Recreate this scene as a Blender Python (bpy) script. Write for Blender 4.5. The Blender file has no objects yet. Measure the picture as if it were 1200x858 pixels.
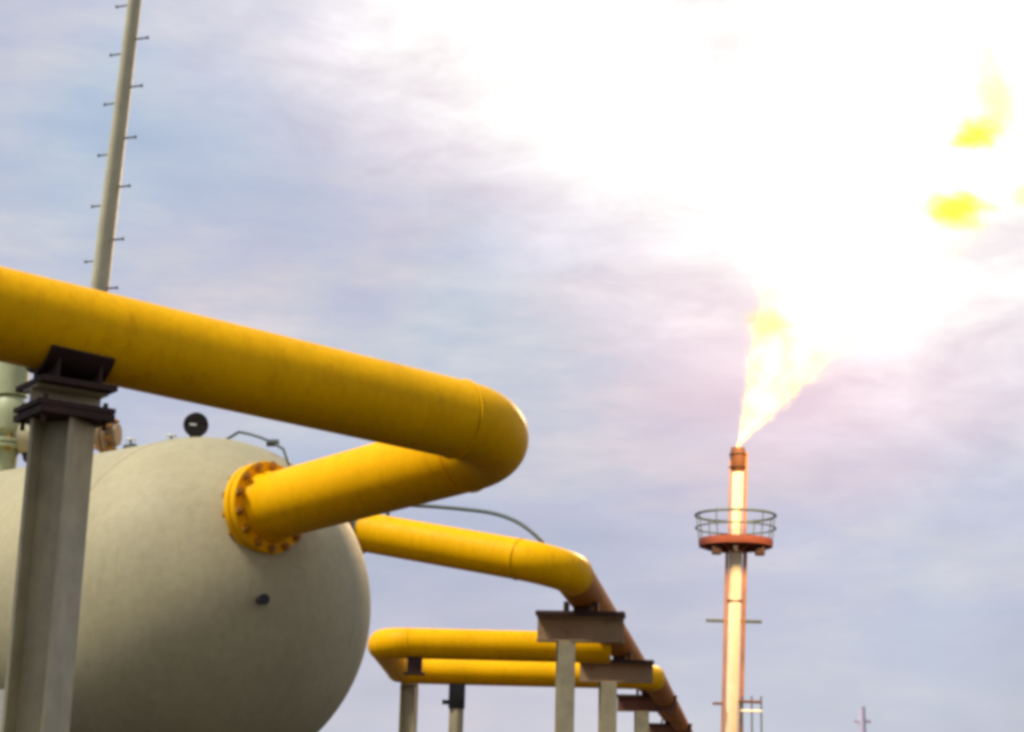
import bpy, bmesh, math, random
from mathutils import Vector, Matrix, noise
random.seed(7)
S = bpy.context.scene
COL = S.collection
V = Vector

# ------------------------------------------------------------------ camera
FOC = 2000.0                                  # focal length in photo pixels (1200 wide)
PITCH, ROLL = math.radians(14.0), math.radians(1.5)
EYE = V((0, 0, 1.6))
f_ = V((0, math.cos(PITCH), math.sin(PITCH)))
r0, u0 = V((1, 0, 0)), V((0, -math.sin(PITCH), math.cos(PITCH)))
r_ = r0*math.cos(ROLL) + u0*math.sin(ROLL)
u_ = -r0*math.sin(ROLL) + u0*math.cos(ROLL)
cam_d = bpy.data.cameras.new('camera')
cam_d.sensor_fit = 'HORIZONTAL'; cam_d.sensor_width = 36; cam_d.lens = FOC/1200*36
cam_d.clip_start = .1; cam_d.clip_end = 6000
cam = bpy.data.objects.new('camera', cam_d); COL.objects.link(cam)
cam.matrix_world = Matrix(((r_.x, u_.x, -f_.x, EYE.x), (r_.y, u_.y, -f_.y, EYE.y),
                           (r_.z, u_.z, -f_.z, EYE.z), (0, 0, 0, 1)))
S.camera = cam

def ray(x, y): return f_ + r_*((x-600)/FOC) + u_*((429-y)/FOC)
def at(x, y, d): return EYE + ray(x, y)*d      # surveyed position: photo direction and distance

# ------------------------------------------------------------------ render settings
S.view_settings.view_transform = 'Standard'; S.view_settings.look = 'None'
S.view_settings.exposure = 0; S.view_settings.gamma = 1
S.cycles.filter_width = 4.0
S.cycles.max_bounces = 6; S.cycles.volume_bounces = 0

# ------------------------------------------------------------------ sun and sky
SUN_EL, SUN_AZ = math.radians(56), math.radians(-116)   # azimuth from +Y towards +X : high on the left, behind camera
sdir = V((math.sin(SUN_AZ)*math.cos(SUN_EL), math.cos(SUN_AZ)*math.cos(SUN_EL), math.sin(SUN_EL)))
sl = bpy.data.lights.new('sun', 'SUN'); sl.energy = 4.2; sl.angle = math.radians(14); sl.color = (1, .95, .86)
so = bpy.data.objects.new('sun', sl); COL.objects.link(so)
so.rotation_euler = (-sdir).to_track_quat('-Z', 'Y').to_euler()

class NT:
    def __init__(s, tree): s.t = tree; s.n = tree.nodes; s.l = tree.links
    def new(s, typ, **kw):
        n = s.n.new(typ)
        for k, v in kw.items(): setattr(n, k, v)
        return n
    def put(s, sock, v):
        if isinstance(v, bpy.types.NodeSocket): s.l.new(v, sock)
        elif v is not None: sock.default_value = v
    def math(s, op, a, b=None, c=None, clamp=False):
        n = s.new('ShaderNodeMath', operation=op); n.use_clamp = clamp
        s.put(n.inputs[0], a); s.put(n.inputs[1], b); s.put(n.inputs[2], c)
        return n.outputs[0]
    def vm(s, op, a, b=None, out=0):
        n = s.new('ShaderNodeVectorMath', operation=op)
        s.put(n.inputs[0], a); s.put(n.inputs[1], b)
        return n.outputs[out]
    def mix(s, fac, a, b, blend='MIX'):
        n = s.new('ShaderNodeMix', data_type='RGBA', blend_type=blend)
        s.put(n.inputs[0], fac); s.put(n.inputs[6], a); s.put(n.inputs[7], b)
        return n.outputs[2]
    def ramp(s, fac, stops, interp='LINEAR'):
        n = s.new('ShaderNodeValToRGB'); cr = n.color_ramp; cr.interpolation = interp
        while len(cr.elements) < len(stops): cr.elements.new(.5)
        for e, (p, c) in zip(cr.elements, stops):
            e.position = p; e.color = tuple(c) + (1,) if len(c) == 3 else c
        s.put(n.inputs[0], fac); return n.outputs[0]
    def noise(s, vec, scale, detail=4, rough=.5, dist=0):
        n = s.new('ShaderNodeTexNoise'); s.put(n.inputs['Vector'], vec)
        n.inputs['Scale'].default_value = scale; n.inputs['Detail'].default_value = detail
        n.inputs['Roughness'].default_value = rough; n.inputs['Distortion'].default_value = dist
        return n.outputs[0]
    def mapping(s, vec, scale=(1, 1, 1), rot=(0, 0, 0)):
        n = s.new('ShaderNodeMapping'); s.put(n.inputs['Vector'], vec)
        n.inputs['Scale'].default_value = scale; n.inputs['Rotation'].default_value = rot
        return n.outputs[0]
    def sstep(s, v, a, b):
        n = s.new('ShaderNodeMapRange', interpolation_type='SMOOTHSTEP')
        s.put(n.inputs[0], v); n.inputs[1].default_value = a; n.inputs[2].default_value = b
        return n.outputs[0]

W = bpy.data.worlds.new('World'); S.world = W; W.use_nodes = True
t = NT(W.node_tree); t.n.clear()
out = t.new('ShaderNodeOutputWorld'); bg = t.new('ShaderNodeBackground')
bg.inputs[1].default_value = .1
t.l.new(bg.outputs[0], out.inputs[0])
sky = t.new('ShaderNodeTexSky', sky_type='NISHITA')
sky.sun_disc = False; sky.sun_elevation = SUN_EL; sky.sun_rotation = SUN_AZ
sky.air_density = 1; sky.dust_density = 2.5
d = t.new('ShaderNodeTexCoord').outputs['Generated']
# cloud veil: streaks flattened towards the horizon
stretched = t.mapping(d, (1, 1, 2.6))
n1 = t.noise(t.mapping(d, (1, 1, 1.9)), 3.0, 5, .52, .3)
n2 = t.noise(t.mapping(d, (1, 1, 4.5)), 9, 5, .6)
n3 = t.noise(stretched, 24, 3, .6)
cl = t.math('ADD', t.math('MULTIPLY', n1, .55), t.math('ADD', t.math('MULTIPLY', n2, .36), t.math('MULTIPLY', n3, .12)))
cloud = t.ramp(cl, [(.40, (.46, .52, .66)), (.5, (.52, .565, .69)), (.57, (.60, .62, .69)), (.66, (.73, .71, .74))])
tint = t.ramp(t.noise(d, 5, 3, .5), [(.35, (.90, 1.0, 1.04)), (.65, (1.06, .98, 1.0))])
cloud = t.mix(1.0, cloud, tint, 'MULTIPLY')
sz = t.new('ShaderNodeSeparateXYZ'); t.put(sz.inputs[0], d)
cloud = t.mix(t.math('MULTIPLY', t.math('SUBTRACT', 1.0, t.sstep(sz.outputs[2], .02, .16)), .5), cloud, (.70, .67, .72, 1))
cloud10 = t.vm('SCALE', cloud, None); cloud10.node.inputs[3].default_value = 10
cover = t.sstep(n1, .28, .5)
base = t.mix(t.math('MULTIPLY_ADD', cover, .2, .78), sky.outputs[0], cloud10)
# bright bank of thin cloud and smoke, flame glare and halo painted into it
def bank(px, py, wx, wy, tilt, lo=.12, hi=1.75, wob=.9):
    F = ray(px, py).normalized()
    R = F.cross(V((0, 0, 1))).normalized(); U = R.cross(F)
    ca, sa = math.cos(tilt), math.sin(tilt)
    R2, U2 = R*ca + U*sa, U*ca - R*sa
    a = t.math('DIVIDE', t.vm('DOT_PRODUCT', d, tuple(R2), 1), wx/FOC)
    b = t.math('DIVIDE', t.vm('DOT_PRODUCT', d, tuple(U2), 1), wy/FOC)
    rr = t.math('SQRT', t.math('ADD', t.math('MULTIPLY', a, a), t.math('MULTIPLY', b, b)))
    w = t.math('SUBTRACT', t.noise(stretched, 7, 5, .55, .6), .5)
    rr = t.math('MULTIPLY_ADD', w, wob, rr)
    g = t.math('SUBTRACT', 1.0, t.sstep(rr, lo, hi))
    return t.math('MULTIPLY', g, t.math('GREATER_THAN', t.vm('DOT_PRODUCT', d, tuple(F), 1), 0))
g1 = bank(1060, 120, 330, 385, 0, -.15, 2.1, .42)
g2 = bank(700, 40, 400, 210, math.radians(-14), -.1, 2.1, .65)
g3 = bank(965, 390, 270, 200, 0, .0, 1.3, .4)
g = t.math('SUBTRACT', 1.0, t.math('MULTIPLY', t.math('SUBTRACT', 1.0, g1), t.math('SUBTRACT', 1.0, g2)))
gcol = t.ramp(g, [(0, (.66, .66, .82)), (.3, (.84, .76, .88)), (.6, (1.0, .90, .98)), (.98, (1.22, 1.22, 1.2))])
gcol = t.mix(1, gcol, t.ramp(t.noise(stretched, 13, 4, .6, .4), [(.3, (.84, .80, .80)), (.5, (1, 1, .95)), (.7, (1.2, 1.2, 1.15))]), 'MULTIPLY')
gcol10 = t.vm('SCALE', gcol, None); gcol10.node.inputs[3].default_value = 10
pink = t.vm('SCALE', (1.0, .62, .72), None); pink.node.inputs[3].default_value = 10
base = t.mix(t.math('MULTIPLY', g3, .85), base, pink)
final = t.mix(t.sstep(g, 0, 1.0), base, gcol10)
t.put(bg.inputs[0], final)

# ------------------------------------------------------------------ materials
def material(name, col, rough=.5, metal=0, var=.12, var_scale=3, dirt=None, dirt_amt=.3, bump=.1, bump_scale=40,
             streak=False, coat=0, fine=.06, spec=.35):
    m = bpy.data.materials.new(name); m.use_nodes = True
    k = NT(m.node_tree); b = k.n['Principled BSDF']
    p = k.new('ShaderNodeNewGeometry').outputs['Position']
    c0 = tuple(col) + (1,)
    lo = tuple(x*(1-var) for x in col); hi = tuple(min(1, x*(1+var)) for x in col)
    c = k.ramp(k.noise(p, var_scale, 5, .6), [(.3, lo), (.7, hi)])
    f2 = k.ramp(k.noise(p, var_scale*14, 3, .6), [(.3, (1-fine,)*3), (.7, (1+fine,)*3)])
    c = k.mix(1, c, f2, 'MULTIPLY')
    if dirt:
        v = k.mapping(p, (3, 3, .45)) if streak else p
        msk = k.sstep(k.noise(v, 4.5 if streak else 6, 7, .68), .5, .78)
        c = k.mix(k.math('MULTIPLY', msk, dirt_amt), c, tuple(dirt) + (1,))
    k.put(b.inputs['Base Color'], c)
    k.put(b.inputs['Roughness'], k.math('MULTIPLY_ADD', k.noise(p, 9, 4), .3, rough-.15))
    b.inputs['Metallic'].default_value = metal
    b.inputs['Coat Weight'].default_value = coat
    b.inputs['Specular IOR Level'].default_value = spec
    bp = k.new('ShaderNodeBump'); bp.inputs['Strength'].default_value = bump; bp.inputs['Distance'].default_value = .01
    k.put(bp.inputs['Height'], k.noise(p, bump_scale, 4, .6)); k.put(b.inputs['Normal'], bp.outputs[0])
    return m
M = {
 'yellow': material('yellow_pipe_paint', (.86, .43, .0), .48, spec=.06, var=.10, var_scale=1.6, dirt=(.52, .17, .0), dirt_amt=.5, streak=True),
 'shaded_rusty_yellow': material('shaded_rusty_yellow_paint', (.40, .125, .005), .6, spec=.08, var=.2, var_scale=1.2, dirt=(.20, .05, .01), dirt_amt=.8),  # shade of the receding pipes darkened into the colour, along with rust stains
 'cream':  material('cream_vessel_paint', (.40, .352, .205), .6, spec=.2, var=.10, var_scale=1.1, dirt=(.27, .25, .09), dirt_amt=.4, streak=True, bump=.15),
 'green':  material('pale_green_paint', (.36, .38, .20), .5, dirt=(.15, .13, .05)),
 'galv':   material('weathered_steel_grey', (.40, .34, .19), .42, spec=.6, var=.2, var_scale=5, dirt=(.18, .13, .07), dirt_amt=.5, streak=True),
 'beam':   material('beige_beam_paint', (.29, .19, .10), .6, var=.2, dirt=(.14, .05, .02), dirt_amt=.8),
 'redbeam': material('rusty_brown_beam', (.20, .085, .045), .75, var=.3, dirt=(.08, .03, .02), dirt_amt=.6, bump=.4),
 'rust':   material('dark_rusty_steel', (.042, .018, .012), .8, var=.3, dirt=(.11, .04, .02)),
 'black':  material('black_enamel', (.015, .015, .018), .3),
 'dark':   material('dark_steel', (.07, .07, .07), .5),
 'bolt':   material('dull_bolt_steel', (.40, .17, .005), .6, var=.25),
 'white':  material('white_dial', (.75, .75, .72), .4),
 'mast':   material('olive_galvanised_mast', (.56, .52, .34), .5, var=.12, dirt=(.2, .18, .1), streak=True),
 'stack':  material('heat_stained_cream_steel', (.85, .74, .52), .35, var=.08, var_scale=.5, dirt=(.6, .36, .16), dirt_amt=.4, streak=True),
 'brown':  material('brown_heat_scorched_steel', (.13, .05, .02), .6, var=.25, var_scale=.6),
 'edge_shade': material('brown_edge_shade', (.42, .19, .08), .6, var=.25, var_scale=.6),  # brown of the stack's shaded edges as a colour, also on pilot pipes
 'redox':  material('red_oxide_platform', (.17, .04, .02), .8, var=.25, var_scale=.8),
 'rail':   material('grey_handrail', (.06, .08, .075), .5),
 'conc':   material('concrete', (.30, .29, .26), .85, var=.12, bump=.4),
 'ground': material('gravelly_ground', (.028, .022, .014), .95, var=.25, var_scale=.6, dirt=(.02, .025, .012), dirt_amt=.5, bump=.8, bump_scale=14),
 'far':    material('hazed_mast_steel', (.62, .56, .66), .6, var_scale=.3),  # pale lilac puts the distance haze into the mast's colour
}

# ------------------------------------------------------------------ mesh helpers
def link(name, bm, mat, parent=None, smooth=True, ang=35):
    me = bpy.data.meshes.new(name)
    bmesh.ops.recalc_face_normals(bm, faces=bm.faces[:])
    for e in bm.edges:
        if len(e.link_faces) == 2 and e.calc_face_angle(0) > math.radians(ang): e.smooth = False
    for fc in bm.faces: fc.smooth = smooth
    bm.to_mesh(me); bm.free()
    me.materials.append(mat if not isinstance(mat, str) else M[mat])
    o = bpy.data.objects.new(name, me); COL.objects.link(o)
    if parent: o.parent = parent; o.matrix_parent_inverse = Matrix.Translation(-parent.location)
    return o
def thing(name, label, cat, loc, group=None):
    o = bpy.data.objects.new(name, None); COL.objects.link(o); o.location = loc
    o.empty_display_size = .2
    o['label'] = label; o['category'] = cat
    if group: o['group'] = group
    return o
def frame(dirv, up=V((0, 0, 1))):
    z = dirv.normalized()
    if abs(z.dot(up)) > .98: up = V((1, 0, 0))
    x = up.cross(z).normalized(); y = z.cross(x)
    return Matrix((x, y, z)).transposed()
def sweep(bm, pts, rad, n=36, caps=True, closed=False):
    """tube along pts (list of Vectors); rad number or list"""
    m = len(pts); rad = rad if isinstance(rad, (list, tuple)) else [rad]*m
    tan = []
    for i in range(m):
        a = pts[(i-1) % m] if (closed or i) else pts[0]
        b = pts[(i+1) % m] if (closed or i < m-1) else pts[-1]
        tan.append((b-a).normalized())
    x = frame(tan[0]).col[0].copy(); rings = []
    for i in range(m):
        x = (x - tan[i]*x.dot(tan[i])).normalized(); y = tan[i].cross(x)
        rings.append([bm.verts.new(pts[i] + (x*math.cos(q) + y*math.sin(q))*rad[i])
                      for q in [2*math.pi*j/n for j in range(n)]])
    for i in range(m if closed else m-1):
        A, B = rings[i], rings[(i+1) % m]
        for j in range(n): bm.faces.new((A[j], A[(j+1) % n], B[(j+1) % n], B[j]))
    if caps and not closed:
        bm.faces.new(rings[0][::-1]); bm.faces.new(rings[-1])
    return bm
def tube(p, q, r, n=24, r2=None):
    return sweep(bmesh.new(), [p, q], [r, r2 if r2 is not None else r], n)
def segs(p, q, step=.25):
    k = max(1, int((q-p).length/step)); return [p.lerp(q, i/k) for i in range(k+1)]
def fillet(prev, corner, nxt, R, n=18):
    a = (prev-corner).normalized(); b = (nxt-corner).normalized()
    th = math.pi - a.angle(b)
    tl = R*math.tan(th/2)
    p0 = corner + a*tl; c = corner + (a+b).normalized()*(R/math.cos(th/2))
    v0 = p0 - c; axis = v0.cross(-a).normalized()
    pts = [c + Matrix.Rotation(th*i/n, 3, axis) @ v0 for i in range(n+1)]
    return pts
def box(bm, c, size, rot=None, bevel=0):
    g = bmesh.ops.create_cube(bm, size=1)
    for v in g['verts']:
        p = V((v.co.x*size[0], v.co.y*size[1], v.co.z*size[2]))
        v.co = (rot @ p if rot else p) + c
    if bevel:
        es = list({e for v in g['verts'] for e in v.link_edges})
        bmesh.ops.bevel(bm, geom=es, offset=bevel, segments=2, affect='EDGES', profile=.6)
    return bm
def bx(c, size, rot=None, bevel=.004): return box(bmesh.new(), c, size, rot, bevel)
def rotz(a): return Matrix.Rotation(a, 3, 'Z')
def heading(v): return math.atan2(v.y, v.x)
def hsection(base, top, w, dpt, tf, tw, ang):
    """vertical H column between heights base.z and top z; flanges at +-depth"""
    bm = bmesh.new(); h, b, = dpt/2, w/2
    prof = [(-b, -h), (b, -h), (b, -h+tf), (tw/2, -h+tf), (tw/2, h-tf), (b, h-tf), (b, h), (-b, h), (-b, h-tf),
            (-tw/2, h-tf), (-tw/2, -h+tf), (-b, -h+tf)]
    R = rotz(ang)
    lo = [bm.verts.new(R @ V((x, y, 0)) + base) for x, y in prof]
    hi = [bm.verts.new(R @ V((x, y, 0)) + top) for x, y in prof]
    k = len(prof)
    for i in range(k): bm.faces.new((lo[i], lo[(i+1) % k], hi[(i+1) % k], hi[i]))
    bm.faces.new(lo[::-1]); bm.faces.new(hi)
    bmesh.ops.bevel(bm, geom=[e for e in bm.edges if e.is_convex], offset=.003, segments=1, affect='EDGES')
    return bm
def ibeam(c, axis, length, width, height, tf=.025, tw=.02):
    """horizontal I-beam centred on c"""
    bm = bmesh.new(); a = V((axis.x, axis.y, 0)).normalized(); n = V((-a.y, a.x, 0)); h, b = height/2, width/2
    prof = [(-b, -h), (b, -h), (b, -h+tf), (tw/2, -h+tf), (tw/2, h-tf), (b, h-tf), (b, h), (-b, h), (-b, h-tf),
            (-tw/2, h-tf), (-tw/2, -h+tf), (-b, -h+tf)]
    ends = []
    for s in (-1, 1):
        ends.append([bm.verts.new(c + a*(s*length/2) + n*x + V((0, 0, y))) for x, y in prof])
    k = len(prof)
    for i in range(k): bm.faces.new((ends[0][i], ends[0][(i+1) % k], ends[1][(i+1) % k], ends[1][i]))
    bm.faces.new(ends[0][::-1]); bm.faces.new(ends[1])
    return bm
def flange(parent, c, axis, r_out, r_in, th, mat, bolts=16, br=.016, gap=.012, boltmat='bolt', half=False):
    """pair of bolted flange discs centred on c"""
    a = axis.normalized(); F = frame(a)
    fl = None
    for s in ((1,) if half else (-1, 1)):
        p0 = c + a*(s*gap/2); p1 = c + a*(s*(gap/2+th)); p2 = c + a*(s*(gap/2+th+.07))
        bm = bmesh.new()
        sweep(bm, [p0, p0 + a*s*.001, p1 - a*s*.006, p1, p1 + a*s*.001, p2], [r_out-.006, r_out, r_out, r_out-.006, r_in*1.09, r_in*1.005], 40)
        o = link('flange', bm, mat, parent)
        fl = fl or o
    me = None
    for i in range(bolts):
        q = 2*math.pi*(i+.5)/bolts; rr = (r_out + r_in*1.12)/2
        pc = c + (F.col[0]*math.cos(q) + F.col[1]*math.sin(q))*rr
        L = gap/2 + th + .045
        if me is None:
            bm = bmesh.new()
            sweep(bm, [V((0, 0, -L)), V((0, 0, L))], br*.62, 8)
            for s in (-1, 1):
                sweep(bm, [V((0, 0, s*(gap/2+th+.001))), V((0, 0, s*(gap/2+th+.026)))], br*1.25, 6)
            o = link('bolt', bm, boltmat, None); me = o.data
        else:
            o = bpy.data.objects.new('bolt', me); COL.objects.link(o)
        mw = F.to_4x4(); mw.translation = pc
        o.parent = fl; o.matrix_parent_inverse = Matrix.Identity(4)
        o.matrix_basis = mw
    return fl
def weld(parent, c, axis, r, mat='yellow'):
    F = frame(axis)
    pts = [c + (F.col[0]*math.cos(q) + F.col[1]*math.sin(q))*(r+.003) for q in [2*math.pi*j/40 for j in range(40)]]
    return link('weld_bead', sweep(bmesh.new(), pts, .007, 6, closed=True), mat, parent)

# ------------------------------------------------------------------ ground
bm = bmesh.new(); bmesh.ops.create_grid(bm, x_segments=40, y_segments=40, size=3000)
g_o = link('ground', bm, 'ground'); g_o['kind'] = 'structure'

# ------------------------------------------------------------------ near pipe loop on the vessel
RP = .252
K = at(627, 512, 11.2); P0 = at(0, 368, 9.2); A = at(311, 596, 12.90)
dirT = (P0 - K).normalized(); dirL = (A - K).normalized()
FAR_L = K + dirT*6.4
gp = thing('gas_pipe', 'large yellow gas pipe bending sharply back to the flanged nozzle on the cream vessel', 'pipe', K)
arc = fillet(FAR_L, K, A, .50)
link('pipe_run', sweep(bmesh.new(), segs(FAR_L, arc[0]), RP, 48), 'yellow', gp)
link('elbow', sweep(bmesh.new(), arc, RP, 48, caps=False), 'yellow', gp)
Aend = A - dirL*.10
link('pipe_run', sweep(bmesh.new(), segs(arc[-1], Aend), RP, 48), 'yellow', gp)
weld(gp, arc[0], arc[1]-arc[0], RP); weld(gp, arc[-1], arc[-1]-arc[-2], RP)
flange(gp, A, dirL, .355, RP, .06, 'yellow', 14, .028)

# ------------------------------------------------------------------ horizontal vessel with domed head
axis = V((-dirL.x, -dirL.y, 0)).normalized()        # from the body towards the visible head
C = at(235, 713, 13.8); RV = 1.385
LEN = 7.5
ve = thing('pressure_vessel', 'big cream domed horizontal vessel that the near yellow pipe enters', 'vessel', V((C.x, C.y, 0)))
Fa = frame(axis)
def revolve(prof, n=96):
    bm = bmesh.new(); rings = []
    for s, r in prof:
        if r < 1e-5: rings.append([bm.verts.new(C + axis*s)])
        else: rings.append([bm.verts.new(C + axis*s + (Fa.col[0]*math.cos(q)+Fa.col[1]*math.sin(q))*r) for q in [2*math.pi*j/n for j in range(n)]])
    for A_, B_ in zip(rings, rings[1:]):
        for j in range(n):
            a = A_[j % len(A_)]; b = A_[(j+1) % len(A_)]; c = B_[(j+1) % len(B_)]; e = B_[j % len(B_)]
            fs = []
            for v in (a, b, c, e):
                if v not in fs: fs.append(v)
            if len(fs) > 2: bm.faces.new(fs)
    return bm
link('domed_head', revolve([(RV*math.sin(q)*.98 + .0, RV*math.cos(q)) for q in [math.pi/2*i/36 for i in range(36)]] + [(RV*.98, 0)]), 'cream', ve)
link('shell', revolve([(-.012 - LEN*i/12, RV) for i in range(13)]), 'cream', ve)
link('domed_head', revolve([(-LEN-.02-RV*.98*math.sin(q), RV*math.cos(q)) for q in [math.pi/2*i/20 for i in range(20)]] + [(-LEN-.02-RV*.98, 0)]), 'cream', ve)
for s in (-.006, -2.5, -5.0, -LEN-.01):
    pts = [C + axis*s + (Fa.col[0]*math.cos(q)+Fa.col[1]*math.sin(q))*(RV-.001) for q in [2*math.pi*j/90 for j in range(90)]]
    link('weld_seam', sweep(bmesh.new(), pts, .006, 6, closed=True), 'cream', ve)
# nozzle neck from the head out to the flange
link('nozzle', sweep(bmesh.new(), [A + dirL*.10, A + dirL*.55], RP, 40), 'cream', ve)
def on_head(px, py, lift=0):
    """point where the sight line through a photo pixel meets the head"""
    rr = ray(px, py).normalized(); oc = EYE - C; b = oc.dot(rr); disc = b*b - (oc.dot(oc) - RV*RV)
    p = EYE + rr*(-b - math.sqrt(max(disc, 0))); n = (p-C).normalized()
    return p + n*lift, n
p, n_ = on_head(305, 703)
o = link('plugged_tapping', sweep(bmesh.new(), [p - n_*.03, p + n_*.05, p + n_*.051, p + n_*.09], [.030, .030, .042, .042], 12), 'black', ve)
p, n_ = on_head(352, 640)
# saddles
for s in (-1.0, -6.2):
    c = C + axis*s; nn = V((-axis.y, axis.x, 0)); bm = bmesh.new()
    prof = []
    for i in range(17):
        q = math.radians(-150 + 120*i/16); prof.append((math.cos(q)*(RV+.015), math.sin(q)*(RV+.015)))
    zb = -C.z + .0
    poly = prof + [(1.25, zb), (-1.25, zb)]
    fr = [bm.verts.new(c + nn*x + V((0, 0, z)) + axis*.2) for x, z in poly]
    bk = [bm.verts.new(c + nn*x + V((0, 0, z)) - axis*.2) for x, z in poly]
    k = len(poly)
    for i in range(k): bm.faces.new((fr[i], fr[(i+1) % k], bk[(i+1) % k], bk[i]))
    bm.faces.new(fr[::-1]); bm.faces.new(bk); bmesh.ops.triangulate(bm, faces=[q for q in bm.faces if len(q.verts) > 4])
    link('saddle_support', bm, 'conc', ve)

# ------------------------------------------------------------------ near column carrying the pipe
def line_at(x, y):                      # point of the top pipe axis nearest the sight line x,y
    rr = ray(x, y); n = rr.cross(dirT); m = n.cross(rr)
    s = (EYE-K).dot(m)/dirT.dot(m); return K + dirT*s
pc = line_at(84, 388)
wy = heading(dirT)
col_top = pc.z - RP - .262
base = V((pc.x, pc.y, 0))
cs = thing('pipe_support', 'near left steel column with dark saddle holding up the large yellow pipe', 'support', base)
H0 = base + V((0, 0, .30)); H1 = V((pc.x, pc.y, col_top))
link('column', hsection(H0, H1, .255, .255, .022, .016, math.radians(74)), 'galv', cs)
link('footing', bx(base + V((0, 0, .1)), (.8, .8, .4), rotz(wy), .02), 'conc', cs)
link('base_plate', bx(base + V((0, 0, .311)), (.5, .5, .022), rotz(wy)), 'galv', cs)
link('cap_plate', bx(V((pc.x, pc.y, col_top+.016)), (.41, .41, .03), rotz(wy)), 'rust', cs)
link('cap_plate', bx(V((pc.x, pc.y, col_top+.058)), (.43, .37, .02), rotz(wy)), 'rust', cs)
for sx in (-1, 1):
    for sy in (-1, 1):
        q = V((pc.x, pc.y, col_top)) + rotz(wy) @ V((sx*.17, sy*.155, 0))
        link('bolt', sweep(bmesh.new(), [q + V((0, 0, -.05)), q + V((0, 0, .10))], .014, 8), 'rust', cs)
link('spacer_beam', ibeam(V((pc.x, pc.y, col_top+.118)), V((dirT.x, dirT.y, 0)), .40, .22, .10, .014, .012), 'galv', cs)
link('top_plate', bx(V((pc.x, pc.y, col_top+.181)), (.42, .40, .024), rotz(wy)), 'rust', cs)
# curved saddle
bm = bmesh.new(); Ft = frame(dirT); rows = []
for i in range(13):
    q = math.radians(-90 - 52 + 104*i/12)
    for_ = []
    rows.append([bm.verts.new(pc + dirT*s + (V((-dirT.y, dirT.x, 0)).normalized()*math.cos(q) + V((0, 0, 1))*math.sin(q))*r)
                 for s, r in ((-.18, RP+.004), (.18, RP+.004), (.18, RP+.026), (-.18, RP+.026))])
for a, b in zip(rows, rows[1:]):
    for j in range(4): bm.faces.new((a[j], a[(j+1) % 4], b[(j+1) % 4], b[j]))
bm.faces.new(rows[0]); bm.faces.new(rows[-1][::-1])
link('saddle', bm, 'rust', cs)
for s in (-.12, .12):
    c = V((pc.x, pc.y, 0)) + dirT*s
    link('gusset', bx(V((c.x, c.y, pc.z-RP-.005)), (.016, .36, .13), rotz(wy), 0), 'rust', cs)

# ------------------------------------------------------------------ relief valve and fittings on the vessel body
def on_shell(px, py, d):
    """vessel crown position below photo pixel"""
    return at(px, py, d)
def crown(s, side=0.0):
    """point on the shell top: s metres back from head seam, side = angle from crown"""
    nn = V((-axis.y, axis.x, 0))
    n = V((0, 0, 1))*math.cos(side) + nn*math.sin(side)
    return C - axis*s + n*RV, n
def crown_px(px):
    """distance back along the vessel where its crown line crosses a photo column"""
    best = None
    for i in range(-120, 600):
        s = i*.01; p, n = crown(s); v = p - EYE; x = 600 + FOC*v.dot(r_)/v.dot(f_)
        if best is None or abs(x-px) < best[0]: best = (abs(x-px), s, p)
    return best[1], best[2]
s, p = crown_px(4)
rv = thing('relief_valve', 'pale green relief valve with side flange behind the near column, on the vessel', 'valve', p)
Z = V((0, 0, 1)); X = -dirT; X = V((1, -.15, 0)).normalized()
link('inlet_pipe', tube(p - Z*.06, p + Z*.28, .11), 'green', rv)
flange(rv, p + Z*.32, Z, .20, .11, .035, 'green', 8, .014)
link('valve_body', sweep(bmesh.new(), [p+Z*.40, p+Z*.46, p+Z*.62, p+Z*.74, p+Z*.80], [.12, .17, .18, .15, .10], 28), 'green', rv)
link('bonnet', sweep(bmesh.new(), [p+Z*.80, p+Z*1.45, p+Z*1.5, p+Z*1.58], [.15, .14, .07, .05], 24), 'green', rv)
q0 = p + Z*.42
link('outlet_pipe', tube(q0 + X*.1, q0 + X*.96, .105), 'cream', rv)
flange(rv, q0 + X*.99, X, .185, .10, .04, 'beam', 8, .02)
flange(rv, q0 + X*.30, X, .16, .105, .03, 'dark', 8, .014, boltmat='black')
link('actuator', sweep(bmesh.new(), [q0 + X*.16 - Z*.03 + X*k_ for k_ in (0, .01, .17, .19)], [.14, .17, .17, .12], 28), 'cream', rv)
link('actuator_cover', sweep(bmesh.new(), [q0 + X*.20 - Z*.19, q0 + X*.34 - Z*.19], .075, 16), 'black', rv)
# pressure gauge
s, p = crown_px(228)
ga = thing('pressure_gauge', 'round black pressure gauge standing on top of the cream vessel', 'gauge', p)
link('stem', tube(p - Z*.03, p + Z*.08, .016, 12), 'rail', ga)
gc = p + Z*.16
gd = (V((EYE.x-1.2, EYE.y, EYE.z+.5)) - gc).normalized()
bm = bmesh.new(); sweep(bm, [gc - gd*.055, gc - gd*.035, gc + gd*.03, gc + gd*.038, gc + gd*.034], [.065, .103, .105, .098, .09], 28)
case = link('case', bm, 'black', ga)
link('dial', tube(gc + gd*.0345 - (r_*.022) + u_*.012, gc + gd*.0375 - (r_*.022) + u_*.012, .030, 20), 'white', case)
link('collar', sweep(bmesh.new(), [p + Z*.03, p + Z*.065], [.03, .055], 14), 'black', ga)
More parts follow.
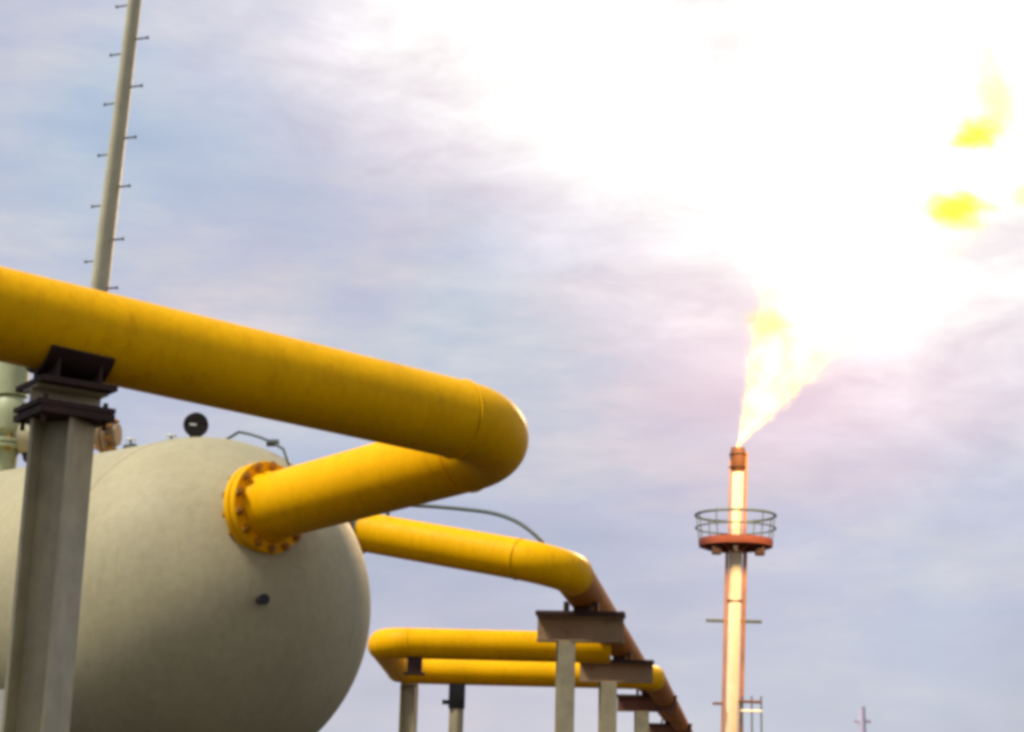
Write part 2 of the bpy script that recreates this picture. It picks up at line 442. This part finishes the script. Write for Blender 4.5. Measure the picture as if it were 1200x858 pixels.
# small valves on the crown
def small_valve(px, label, h, mat, tilt=0, group=None):
    s, p = crown_px(px)
    t_ = thing('needle_valve', label, 'valve', p, group)
    link('stem', tube(p - Z*.03, p + Z*h, .02, 10), mat, t_)
    link('valve_body', sweep(bmesh.new(), [p + Z*h - r_*.06, p + Z*h - r_*.035, p + Z*h + r_*.035, p + Z*h + r_*.06], [.024, .036, .036, .024], 12), mat, t_)
    link('hand_wheel', sweep(bmesh.new(), [p + Z*(h+.07) + V((math.cos(q), math.sin(q), 0))*.04 for q in [math.tau*i/14 for i in range(14)]], .008, 6, closed=True), 'white', t_)
    link('spindle', tube(p + Z*h, p + Z*(h+.075), .01, 8), 'rail', t_)
small_valve(152, 'small grey and white needle valve on the vessel crown beside the column', .07, 'rail')
small_valve(200, 'tiny grey needle valve on the vessel crown just left of the black gauge', .035, 'rail')
s, p = crown_px(238)
it = thing('impulse_tube', 'thin grey impulse tube arching over the dome between gauge and flange', 'tube', p)
def on_head_v(a, b, lift):
    nn = V((-axis.y, axis.x, 0)); n = (V((0, 0, 1))*math.cos(a) + axis*math.sin(a)*math.cos(b) + nn*math.sin(b)*math.sin(a)).normalized()
    return C + n*(RV + lift)
pts = [on_head_v(math.radians(6 + 5*i), .2, (.0 if i in (0, 6) else .075)) for i in range(7)]
link('tube_run', sweep(bmesh.new(), pts, .012, 8), 'rail', it)
link('valve_body', sweep(bmesh.new(), [pts[4]-r_*.05, pts[4]+r_*.05], .03, 10), 'rail', it)

# ------------------------------------------------------------------ step mast
m0 = at(117, 335, 26); m1 = at(158, 0, 26)
lean = (m1-m0)/(m1.z-m0.z)
foot = m0 - lean*m0.z
ms = thing('lightning_mast', 'tall slim leaning mast with climbing pegs rising behind the near pipe', 'mast', foot)
topp = foot + lean*14.5
link('pole', sweep(bmesh.new(), [foot, foot+lean*5, foot+lean*8, topp], [.22, .172, .15, .09], 12), 'mast', ms)
me = None; side = V((.94, -.34, 0)); zz = m0.z + .06; i = 0
PEG = [(305, -1), (282, 1), (240, -1), (220, 1), (180, -1), (163, 1), (120, -1), (103, 1), (62, -1), (47, 1), (5, -1)]
pegz = []
for y, sgn in PEG: pegz.append((at(117 + (335-y)*.1224, y, 26).z, sgn))
dz = .73; zt = pegz[-1][0]
for k in range(1, 4): pegz.append((zt + dz*k, -1)); pegz.append((zt + dz*k - .5, 1))
zt = pegz[0][0]
for k in range(1, 6): pegz.append((zt - dz*k, -1)); pegz.append((zt - dz*k + .3, 1))
for z, sgn in pegz:
    if me is None:
        bm = sweep(bmesh.new(), [V((0, 0, 0)), V((.31, 0, 0))], .014, 8)
        sweep(bm, [V((.30, 0, 0)), V((.318, 0, 0))], .026, 6)
        o = link('climbing_peg', bm, 'dark'); me = o.data
    else:
        o = bpy.data.objects.new('climbing_peg', me); COL.objects.link(o)
    o.parent = ms; o.location = foot + lean*z - ms.location
    o.rotation_euler = (0, 0, heading(side) + (0 if sgn > 0 else math.pi))

# ------------------------------------------------------------------ second pipe and the rack
rd = f_ + r_*(250/FOC) + u_*((429-930)/FOC); rd = V((rd.x, rd.y, 0)).normalized(); rn = V((rd.y, -rd.x, 0))   # rn: to the right
H1p = at(682, 690, 22.4)                                    # header axis above the first trestle
def header(dy, off=0, z=None):
    """point on the rack line at camera distance dy"""
    tt = (dy - (H1p-EYE).dot(f_))/rd.dot(f_); q = H1p + rd*tt + rn*off
    return V((q.x, q.y, H1p.z if z is None else z))
R2 = .25
K2 = header(20.35)
L2 = at(430, 624, 21.6); d2 = (L2-K2).normalized(); L2b = K2 + d2*((L2-K2).length + 1.15)
hp = thing('gas_pipe', 'yellow pipe sloping from behind the vessel to bend away along the trestles', 'pipe', K2)
a2 = fillet(L2b, K2, header(40), .48)
down = V((L2b.x, L2b.y, .0))
a3 = fillet(down, L2b, K2, .5)
link('riser', sweep(bmesh.new(), segs(down, a3[0]), R2, 32), 'yellow', hp)
link('elbow', sweep(bmesh.new(), a3, R2, 32, False), 'yellow', hp)
link('pipe_run', sweep(bmesh.new(), segs(a3[-1], a2[0]), R2, 36), 'yellow', hp)
link('elbow', sweep(bmesh.new(), a2, R2, 36, False), 'yellow', hp)
o = link('pipe_run', sweep(bmesh.new(), segs(a2[-1], header(86), .6), R2, 36), 'shaded_rusty_yellow', hp)
o['label'] = 'rust stained stretch with painted-in shade running away over the trestles'
weld(hp, a2[0], d2, R2); weld(hp, a2[-1], rd, R2)
fp = at(419, 622, 21.7); fp = K2 + d2*((fp-K2).dot(d2))
flange(hp, fp, d2, .35, R2, .045, 'cream', 12, .018)
# branch and expansion loop: pipes three and four
z3 = at(560, 756, 28).z; z4 = at(600, 789.5, 34).z
T3 = header(28, 0, z3); T3 = V((T3.x, T3.y, z3))
lp = thing('gas_pipe', 'lower yellow pipe doubling back in a flat loop beside the vessel', 'pipe', V((T3.x, T3.y, z3)))
c3 = at(447, 755, 28); c3.z = z3; c4 = at(469, 791, 34); c4.z = z4
E4 = header(34, .42, z4)
E4n = header(60, .42, z4)
a = fillet(T3, c3, c4, .45); b = fillet(c3, c4, E4, .45); c = fillet(c4, E4, E4n, .45)
link('pipe_run', sweep(bmesh.new(), segs(T3, a[0]), R2, 32), 'yellow', lp)
link('elbow', sweep(bmesh.new(), a, R2, 32, False), 'yellow', lp)
link('pipe_run', sweep(bmesh.new(), segs(a[-1], b[0]), R2, 32), 'yellow', lp)
link('elbow', sweep(bmesh.new(), b, R2, 32, False), 'yellow', lp)
link('pipe_run', sweep(bmesh.new(), segs(b[-1], c[0]), R2, 32), 'yellow', lp)
link('elbow', sweep(bmesh.new(), c, R2, 32, False), 'yellow', lp)
o = link('pipe_run', sweep(bmesh.new(), segs(c[-1], header(86, .42, z4), .6), R2, 32), 'shaded_rusty_yellow', lp)
o['label'] = 'rust stained stretch with painted-in shade running away over the trestles'
for q in (a, b, c): weld(lp, q[0], q[1]-q[0], R2); weld(lp, q[-1], q[-1]-q[-2], R2)
q = at(487, 755, 28); q.z = z3
bm = bmesh.new(); box(bm, q - V((0, 0, R2+.10)), (.24, .24, .26), None, .01); box(bm, q - V((0, 0, R2+.24)), (.34, .34, .03))
link('pipe_shoe', bm, 'rust', lp)
# conduit
cd = thing('conduit', 'thin grey green conduit arching over to the second yellow pipe', 'conduit', at(635, 632, 21))
cp = [at(455, 590, 22.3), at(480, 592, 22.3), at(512, 594, 22.2), at(545, 597, 22), at(575, 601, 21.8), at(598, 608, 21.6), at(616, 618, 21.4), at(634, 634, 21.2), at(642, 650, 21.1)]
dense = []
for i in range(len(cp)-1):
    p0, p1, p2, p3 = cp[max(i-1, 0)], cp[i], cp[i+1], cp[min(i+2, len(cp)-1)]
    for k in range(6):
        u = k/6; dense.append(.5*((2*p1) + (p2-p0)*u + (2*p0-5*p1+4*p2-p3)*u*u + (-p0+3*p1-3*p2+p3)*u**3))
dense.append(cp[-1])
link('conduit_tube', sweep(bmesh.new(), dense, .026, 10), 'rail', cd)
q = at(455, 590, 22.3)
link('conduit_bracket', bx(V((q.x, q.y, q.z-.30)), (.05, .05, .60)), 'rail', cd)

# trestles
ang = heading(rn)
GT = 'trestles along the pipe rack'
def trestle(dy, w, shift, post_off, pw, label, beam_h=.33, ztop=None, bmat='beam'):
    c = header(dy, shift); ztop = H1p.z - R2 if ztop is None else ztop
    t_ = thing('pipe_trestle', label, 'trestle', V((c.x, c.y, 0)), GT)
    zt = ztop - .115
    link('cap_plate', bx(V((c.x, c.y, zt+.03)), (w, .34, .06), rotz(ang)), 'rust', t_)
    link('cross_beam', ibeam(V((c.x, c.y, zt-beam_h/2-.001)), rn, w-.03, .20, beam_h), bmat, t_)
    pp = header(dy, shift + post_off)
    link('column', hsection(V((pp.x, pp.y, .25)), V((pp.x, pp.y, zt-beam_h-.002)), pw, pw, .02, .014, ang + math.radians(14)), 'galv', t_)
    link('footing', bx(V((pp.x, pp.y, .1)), (.7, .7, .32), rotz(ang), .02), 'conc', t_)
    # pipe shoe: two curved side blocks
    sc = header(dy, 0)
    for s in (-1, 1):
        qq = sc + rn*(s*.20)
        link('pipe_shoe', bx(V((qq.x, qq.y, zt+.06+.06)), (.05, .30, .12), rotz(ang), 0), 'rust', t_)
    qq = sc
    link('pipe_shoe', bx(V((qq.x, qq.y, ztop-.0275)), (.20, .30, .055), rotz(ang), 0), 'rust', t_)
    return t_
trestle(22.4, 1.16, -.01, -.19, .22, 'nearest pipe trestle, wide beam on a pale post crossing the lower yellow pipe')
trestle(30.2, 1.32, -.04, -.15, .28, 'second pipe trestle, just behind and below the nearest one')
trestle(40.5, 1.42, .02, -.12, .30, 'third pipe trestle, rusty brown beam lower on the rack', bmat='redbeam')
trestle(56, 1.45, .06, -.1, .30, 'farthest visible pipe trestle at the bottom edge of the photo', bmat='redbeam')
# short posts under the loop
def loop_post(px, dy, wpx, capcol, label, cap_h, w2=None):
    c = at(px, 800, dy); zt = z4 - R2 if dy > 30 else z3 - R2
    t_ = thing('pipe_post', label, 'post', V((c.x, c.y, 0)), 'posts under the lower pipe loop')
    w = wpx*dy/FOC
    link('cap', bx(V((c.x, c.y, zt-cap_h/2+.012)), (w*1.12, w*1.1, cap_h), None, .01), capcol, t_)
    if cap_h > .2:
        link('clamp_lug', bx(V((c.x-w*.75, c.y, zt-cap_h*.72)), (w*.5, .1, .09)), capcol, t_)
    bmx = hsection(V((c.x, c.y, .2)), V((c.x, c.y, zt-cap_h+.01)), w, w, .02, .016, math.radians(80)) if cap_h < .2 else tube(V((c.x, c.y, .2)), V((c.x, c.y, zt-cap_h+.01)), w/2, 24)
    link('column', bmx, 'galv', t_)
    link('footing', bx(V((c.x, c.y, .1)), (.7, .7, .3), None, .02), 'conc', t_)
loop_post(480, 34, 18, 'galv', 'pale square post at the turn of the lower yellow loop', .05)
loop_post(536, 34, 17, 'black', 'round post with a black cap under the lowest yellow pipe', .47)

# ------------------------------------------------------------------ flare stack
DF = 100.0; PX = DF/FOC
ft = at(865, 524, DF); fb = at(857, 850, DF)
leanf = (ft-fb)/(ft.z-fb.z); ffoot = fb - leanf*fb.z
fs = thing('flare_stack', 'tall cream flare stack with a red brown round platform near its top', 'flare stack', ffoot)
def fz(y): return ffoot + leanf*(at(861, y, DF).z)
def ring(c, r, rt, n=48): return sweep(bmesh.new(), [c + V((math.cos(math.tau*i/n), math.sin(math.tau*i/n), 0))*r for i in range(n)], rt, 8, closed=True)
link('stack_pipe', sweep(bmesh.new(), segs(ffoot, fz(646), 2.0), .40, 32), 'stack', fs)
link('upper_pipe', sweep(bmesh.new(), segs(fz(645), fz(541), 1.0), .34, 32), 'stack', fs)
link('burner_tip', sweep(bmesh.new(), [fz(552), fz(548), fz(545), fz(536), fz(529), fz(524), fz(525.5)], [.36, .43, .46, .46, .44, .38, .30], 28), 'brown', fs)
for q in (548, 533): link('tip_band', ring(fz(q), .47, .05), 'rust', fs)
nk = [('edge_shade_pipe', V((-.52, -.1, 0)), .085, 0, 646), ('edge_shade_pipe', V((.56, -.05, 0)), .12, 0, 646),  # tubes beside the main pipe added as its brown shaded edges
      ('pilot_pipe', V((.48, -.1, 0)), .09, 645, 530), ('pilot_pipe', V((-.44, -.12, 0)), .05, 645, 540), ('pilot_pipe', V((0.1, .5, 0)), .06, 645, 533)]
for nm, off, rr, y0, y1 in nk:
    a = (ffoot if y0 == 0 else fz(y0)) + off
    link(nm, sweep(bmesh.new(), segs(a, fz(y1) + off, 2.0), rr, 12), 'edge_shade', fs)
for y in (706,):
    rr = .435 if y > 650 else .37
    link('stiffener_ring', sweep(bmesh.new(), [fz(y), fz(y) + V((0, 0, .14))], rr, 28), 'brown', fs)
# platform
pcn = fz(641)
def annulus(c, ri, ro, h, n=48):
    bm = bmesh.new(); R_ = []
    for r, z in ((ri, 0), (ro, 0), (ro, h), (ri, h)):
        R_.append([bm.verts.new(c + V((math.cos(math.tau*i/n)*r, math.sin(math.tau*i/n)*r, z))) for i in range(n)])
    for k in range(4):
        A_, B_ = R_[k], R_[(k+1) % 4]
        for i in range(n): bm.faces.new((A_[i], A_[(i+1) % n], B_[(i+1) % n], B_[i]))
    return bm
pl = link('platform_deck', annulus(pcn, .48, 2.15, .14), 'redox', fs)
link('toe_board', annulus(pcn + V((0, 0, .14)), 2.11, 2.17, .28), 'redox', fs)
for i in range(8):
    q = math.tau*i/8 + .3; dd = V((math.cos(q), math.sin(q), 0))
    bm = bmesh.new(); nn = V((-dd.y, dd.x, 0))
    vs = [(.45, -.02), (2.05, -.02), (1.7, -.16), (.45, -.34)]
    fr = [bm.verts.new(pcn + dd*a + V((0, 0, b)) + nn*.06) for a, b in vs]
    bk = [bm.verts.new(pcn + dd*a + V((0, 0, b)) - nn*.06) for a, b in vs]
    for k in range(4): bm.faces.new((fr[k], fr[(k+1) % 4], bk[(k+1) % 4], bk[k]))
    bm.faces.new(fr[::-1]); bm.faces.new(bk)
    link('deck_bracket', bm, 'redox', fs)
for sx in (-1.25, 1.25):
    link('bracket_block', bx(pcn + V((sx, -1.1, -.35)), (.55, .5, .55), None, .08), 'rust', fs)  # dark blocks standing for brackets under the deck, no lamps
for hh, rt in ((1.85, .08), (1.1, .05)):
    link('guard_rail', ring(pcn + V((0, 0, hh)), 2.33, rt), 'rail', fs)
for i in range(10):
    q = math.tau*i/10 + .31; dd = V((math.cos(q), math.sin(q), 0))
    link('rail_post', tube(pcn + dd*2.12 + V((0, 0, .1)), pcn + dd*2.33 + V((0, 0, 1.95)), .035, 8), 'rail', fs)
# lower cross arm and rest platform
cA = fz(728)
link('cross_arm', bx(cA, (3.25, .22, .18), None, .02), 'rail', fs)
cB = fz(822)
link('rest_platform', bx(cB + V((1.05, 0, 0)), (1.3, 1.0, .12), None, .02), 'brown', fs)
link('rest_platform', bx(cB + V((-.85, .0, -.15)), (.5, .7, .12), None, .02), 'brown', fs)
for dx in (.55, 1.1, 1.65):
    link('rail_post', tube(cB + V((dx, -.45, -3.2)), cB + V((dx, -.45, .3)), .05, 8), 'rail', fs)
link('guard_rail', tube(cB + V((.45, -.45, -.55)), cB + V((1.7, -.45, -.55)), .06, 8), 'stack', fs)
link('footing', bx(V((ffoot.x, ffoot.y, .3)), (3, 3, .8), None, .05), 'conc', fs)

# distant faint mast
fm0 = at(1010, 828, 260)
fmt = thing('distant_mast', 'faint far grey mast at the bottom edge right of the flare stack', 'mast', V((fm0.x, fm0.y, 0)))
link('pole', sweep(bmesh.new(), [V((fm0.x, fm0.y, 0)), fm0], [.8, .5], 12), 'far', fmt)
link('crossarm', bx(fm0 + V((0, 0, -2.2)), (2.6, .5, .5)), 'far', fmt)

# ------------------------------------------------------------------ flame
fl_o = thing('flare_flame', 'huge blinding white and yellow gas flame blowing up and right from the stack', 'flame', ft)
def fire_cone(name, half_deg, edge_col, core_col, strength):
    """emission that fills a ragged cone round the object's own +Z axis, apex at its origin"""
    m = bpy.data.materials.new(name); m.use_nodes = True; k = NT(m.node_tree); k.n.clear()
    o = k.new('ShaderNodeOutputMaterial'); e = k.new('ShaderNodeEmission')
    p = k.new('ShaderNodeTexCoord').outputs['Object']
    sp = k.new('ShaderNodeSeparateXYZ'); k.put(sp.inputs[0], p); x, y, z = sp.outputs
    z1 = k.math('MAXIMUM', k.math('ADD', z, .35), .3)
    r = k.math('SQRT', k.math('ADD', k.math('MULTIPLY', x, x), k.math('MULTIPLY', y, y)))
    q = k.math('DIVIDE', r, k.math('MULTIPLY', z1, math.tan(math.radians(half_deg))))
    st = k.mapping(p, (1, 1, .55))
    cb = k.new('ShaderNodeCombineXYZ')                        # licks that grow with distance from the tip
    k.put(cb.inputs[0], k.math('MULTIPLY', k.math('DIVIDE', x, z1), 3.2)); k.put(cb.inputs[1], k.math('MULTIPLY', k.math('DIVIDE', y, z1), 3.2))
    k.put(cb.inputs[2], k.math('MULTIPLY', k.math('LOGARITHM', z1, math.e), 2.6))
    lick = k.math('MULTIPLY', k.math('SUBTRACT', k.noise(cb.outputs[0], 1.6, 5, .68, .6), .5), 1.5)
    w = k.math('ADD', k.math('MULTIPLY', k.math('SUBTRACT', k.noise(st, .42, 5, .62, .8), .5), 1.7),
               k.math('MULTIPLY', k.math('SUBTRACT', k.noise(st, 1.7, 3, .6, .5), .5), .9))
    q = k.math('ADD', k.math('ADD', q, k.math('MULTIPLY', w, .45)), lick)
    dns = k.math('SUBTRACT', 1.0, k.sstep(q, .62, 1.02))
    far = k.math('SUBTRACT', 1.0, k.sstep(z, 20, 30))
    k.put(e.inputs[0], k.mix(k.sstep(q, .35, .95), tuple(core_col) + (1,), tuple(edge_col) + (1,)))
    k.put(e.inputs[1], k.math('MULTIPLY', k.math('MULTIPLY', dns, far), k.math('DIVIDE', strength, z1)))
    a = k.new('ShaderNodeVolumeAbsorption'); a.inputs[0].default_value = (1, .98, .1, 1)
    low = k.math('SUBTRACT', 1.0, k.sstep(z, 5, 13))
    k.put(a.inputs[1], k.math('MULTIPLY', k.math('MULTIPLY', dns, low), k.math('MULTIPLY', k.sstep(k.noise(st, .9, 3, .6), .35, .7), k.math('DIVIDE', 2.2, z1))))
    ad = k.new('ShaderNodeAddShader'); k.l.new(e.outputs[0], ad.inputs[0]); k.l.new(a.outputs[0], ad.inputs[1])
    k.l.new(ad.outputs[0], o.inputs['Volume'])
    m.cycles.volume_step_rate = .5 if hasattr(m.cycles, 'volume_step_rate') else 1
    return m
fax = (at(1055, 165, DF-1) - at(866, 518, DF)).normalized()
fm_ = fire_cone('flame_gas', 22, (1, .50, .05), (1, .86, .32), 3.2)
bm = sweep(bmesh.new(), [V((0, 0, z)) for z in (-.3, 1, 6, 30)], [.45, 1.3, 4.2, 17.5], 24)
fo = link('flame_body', bm, fm_)
fo.parent = fl_o; mw = frame(fax).to_4x4(); mw.translation = at(867, 519, DF) - ft; fo.matrix_local = mw
def puff_mat(seed, dens):
    m = bpy.data.materials.new('yellow_clip_tint'); m.use_nodes = True; k = NT(m.node_tree); k.n.clear()
    o = k.new('ShaderNodeOutputMaterial'); e = k.new('ShaderNodeEmission'); a = k.new('ShaderNodeVolumeAbsorption')
    p = k.new('ShaderNodeTexCoord').outputs['Object']
    r = k.vm('LENGTH', p, None, 1)
    q = k.math('ADD', r, k.math('MULTIPLY', k.math('SUBTRACT', k.noise(k.vm('ADD', p, (seed, seed, 0)), 1.9, 5, .68), .5), 1.6))
    dn = k.math('SUBTRACT', 1.0, k.sstep(q, .05, .85))
    a.inputs[0].default_value = (1, .97, 0, 1); k.put(a.inputs[1], k.math('MULTIPLY', dn, dens))
    e.inputs[0].default_value = (1, .85, .05, 1); k.put(e.inputs[1], k.math('MULTIPLY', dn, .12))
    ad = k.new('ShaderNodeAddShader'); k.l.new(e.outputs[0], ad.inputs[0]); k.l.new(a.outputs[0], ad.inputs[1])
    k.l.new(ad.outputs[0], o.inputs['Volume']); return m
def puff(x, y, a, b, tilt, seed, dd=-13, dens=2.3):  # added yellow patches imitating colour clipping in the overexposed flame
    bm = bmesh.new(); bmesh.ops.create_icosphere(bm, subdivisions=3, radius=1.05)
    o = link('clip_patch', bm, puff_mat(seed, dens)); o.parent = fl_o
    R = Matrix.Rotation(tilt, 3, f_)
    mm = (R @ Matrix((r_*a*PX, f_*1.1, u_*b*PX)).transposed()).to_4x4(); mm.translation = at(x, y, DF+dd) - ft
    o.matrix_local = mm
puff(1118, 245, 58, 32, .05, 1.3)
puff(1144, 158, 46, 27, -.12, 5.7)
puff(1166, 112, 44, 80, -.1, 8.7, -13, .75)
puff(1205, 228, 30, 24, -.1, 2.7, -13, .6)
puff(902, 380, 44, 30, .3, 11.2, -4, .7)
# the light the flame throws on its stack
ll = bpy.data.lights.new('flame_light', 'POINT'); ll.energy = 85000; ll.color = (1, .66, .32); ll.shadow_soft_size = 2.5
lo = bpy.data.objects.new('flame_light', ll); COL.objects.link(lo); lo.location = at(990, 290, DF-17)
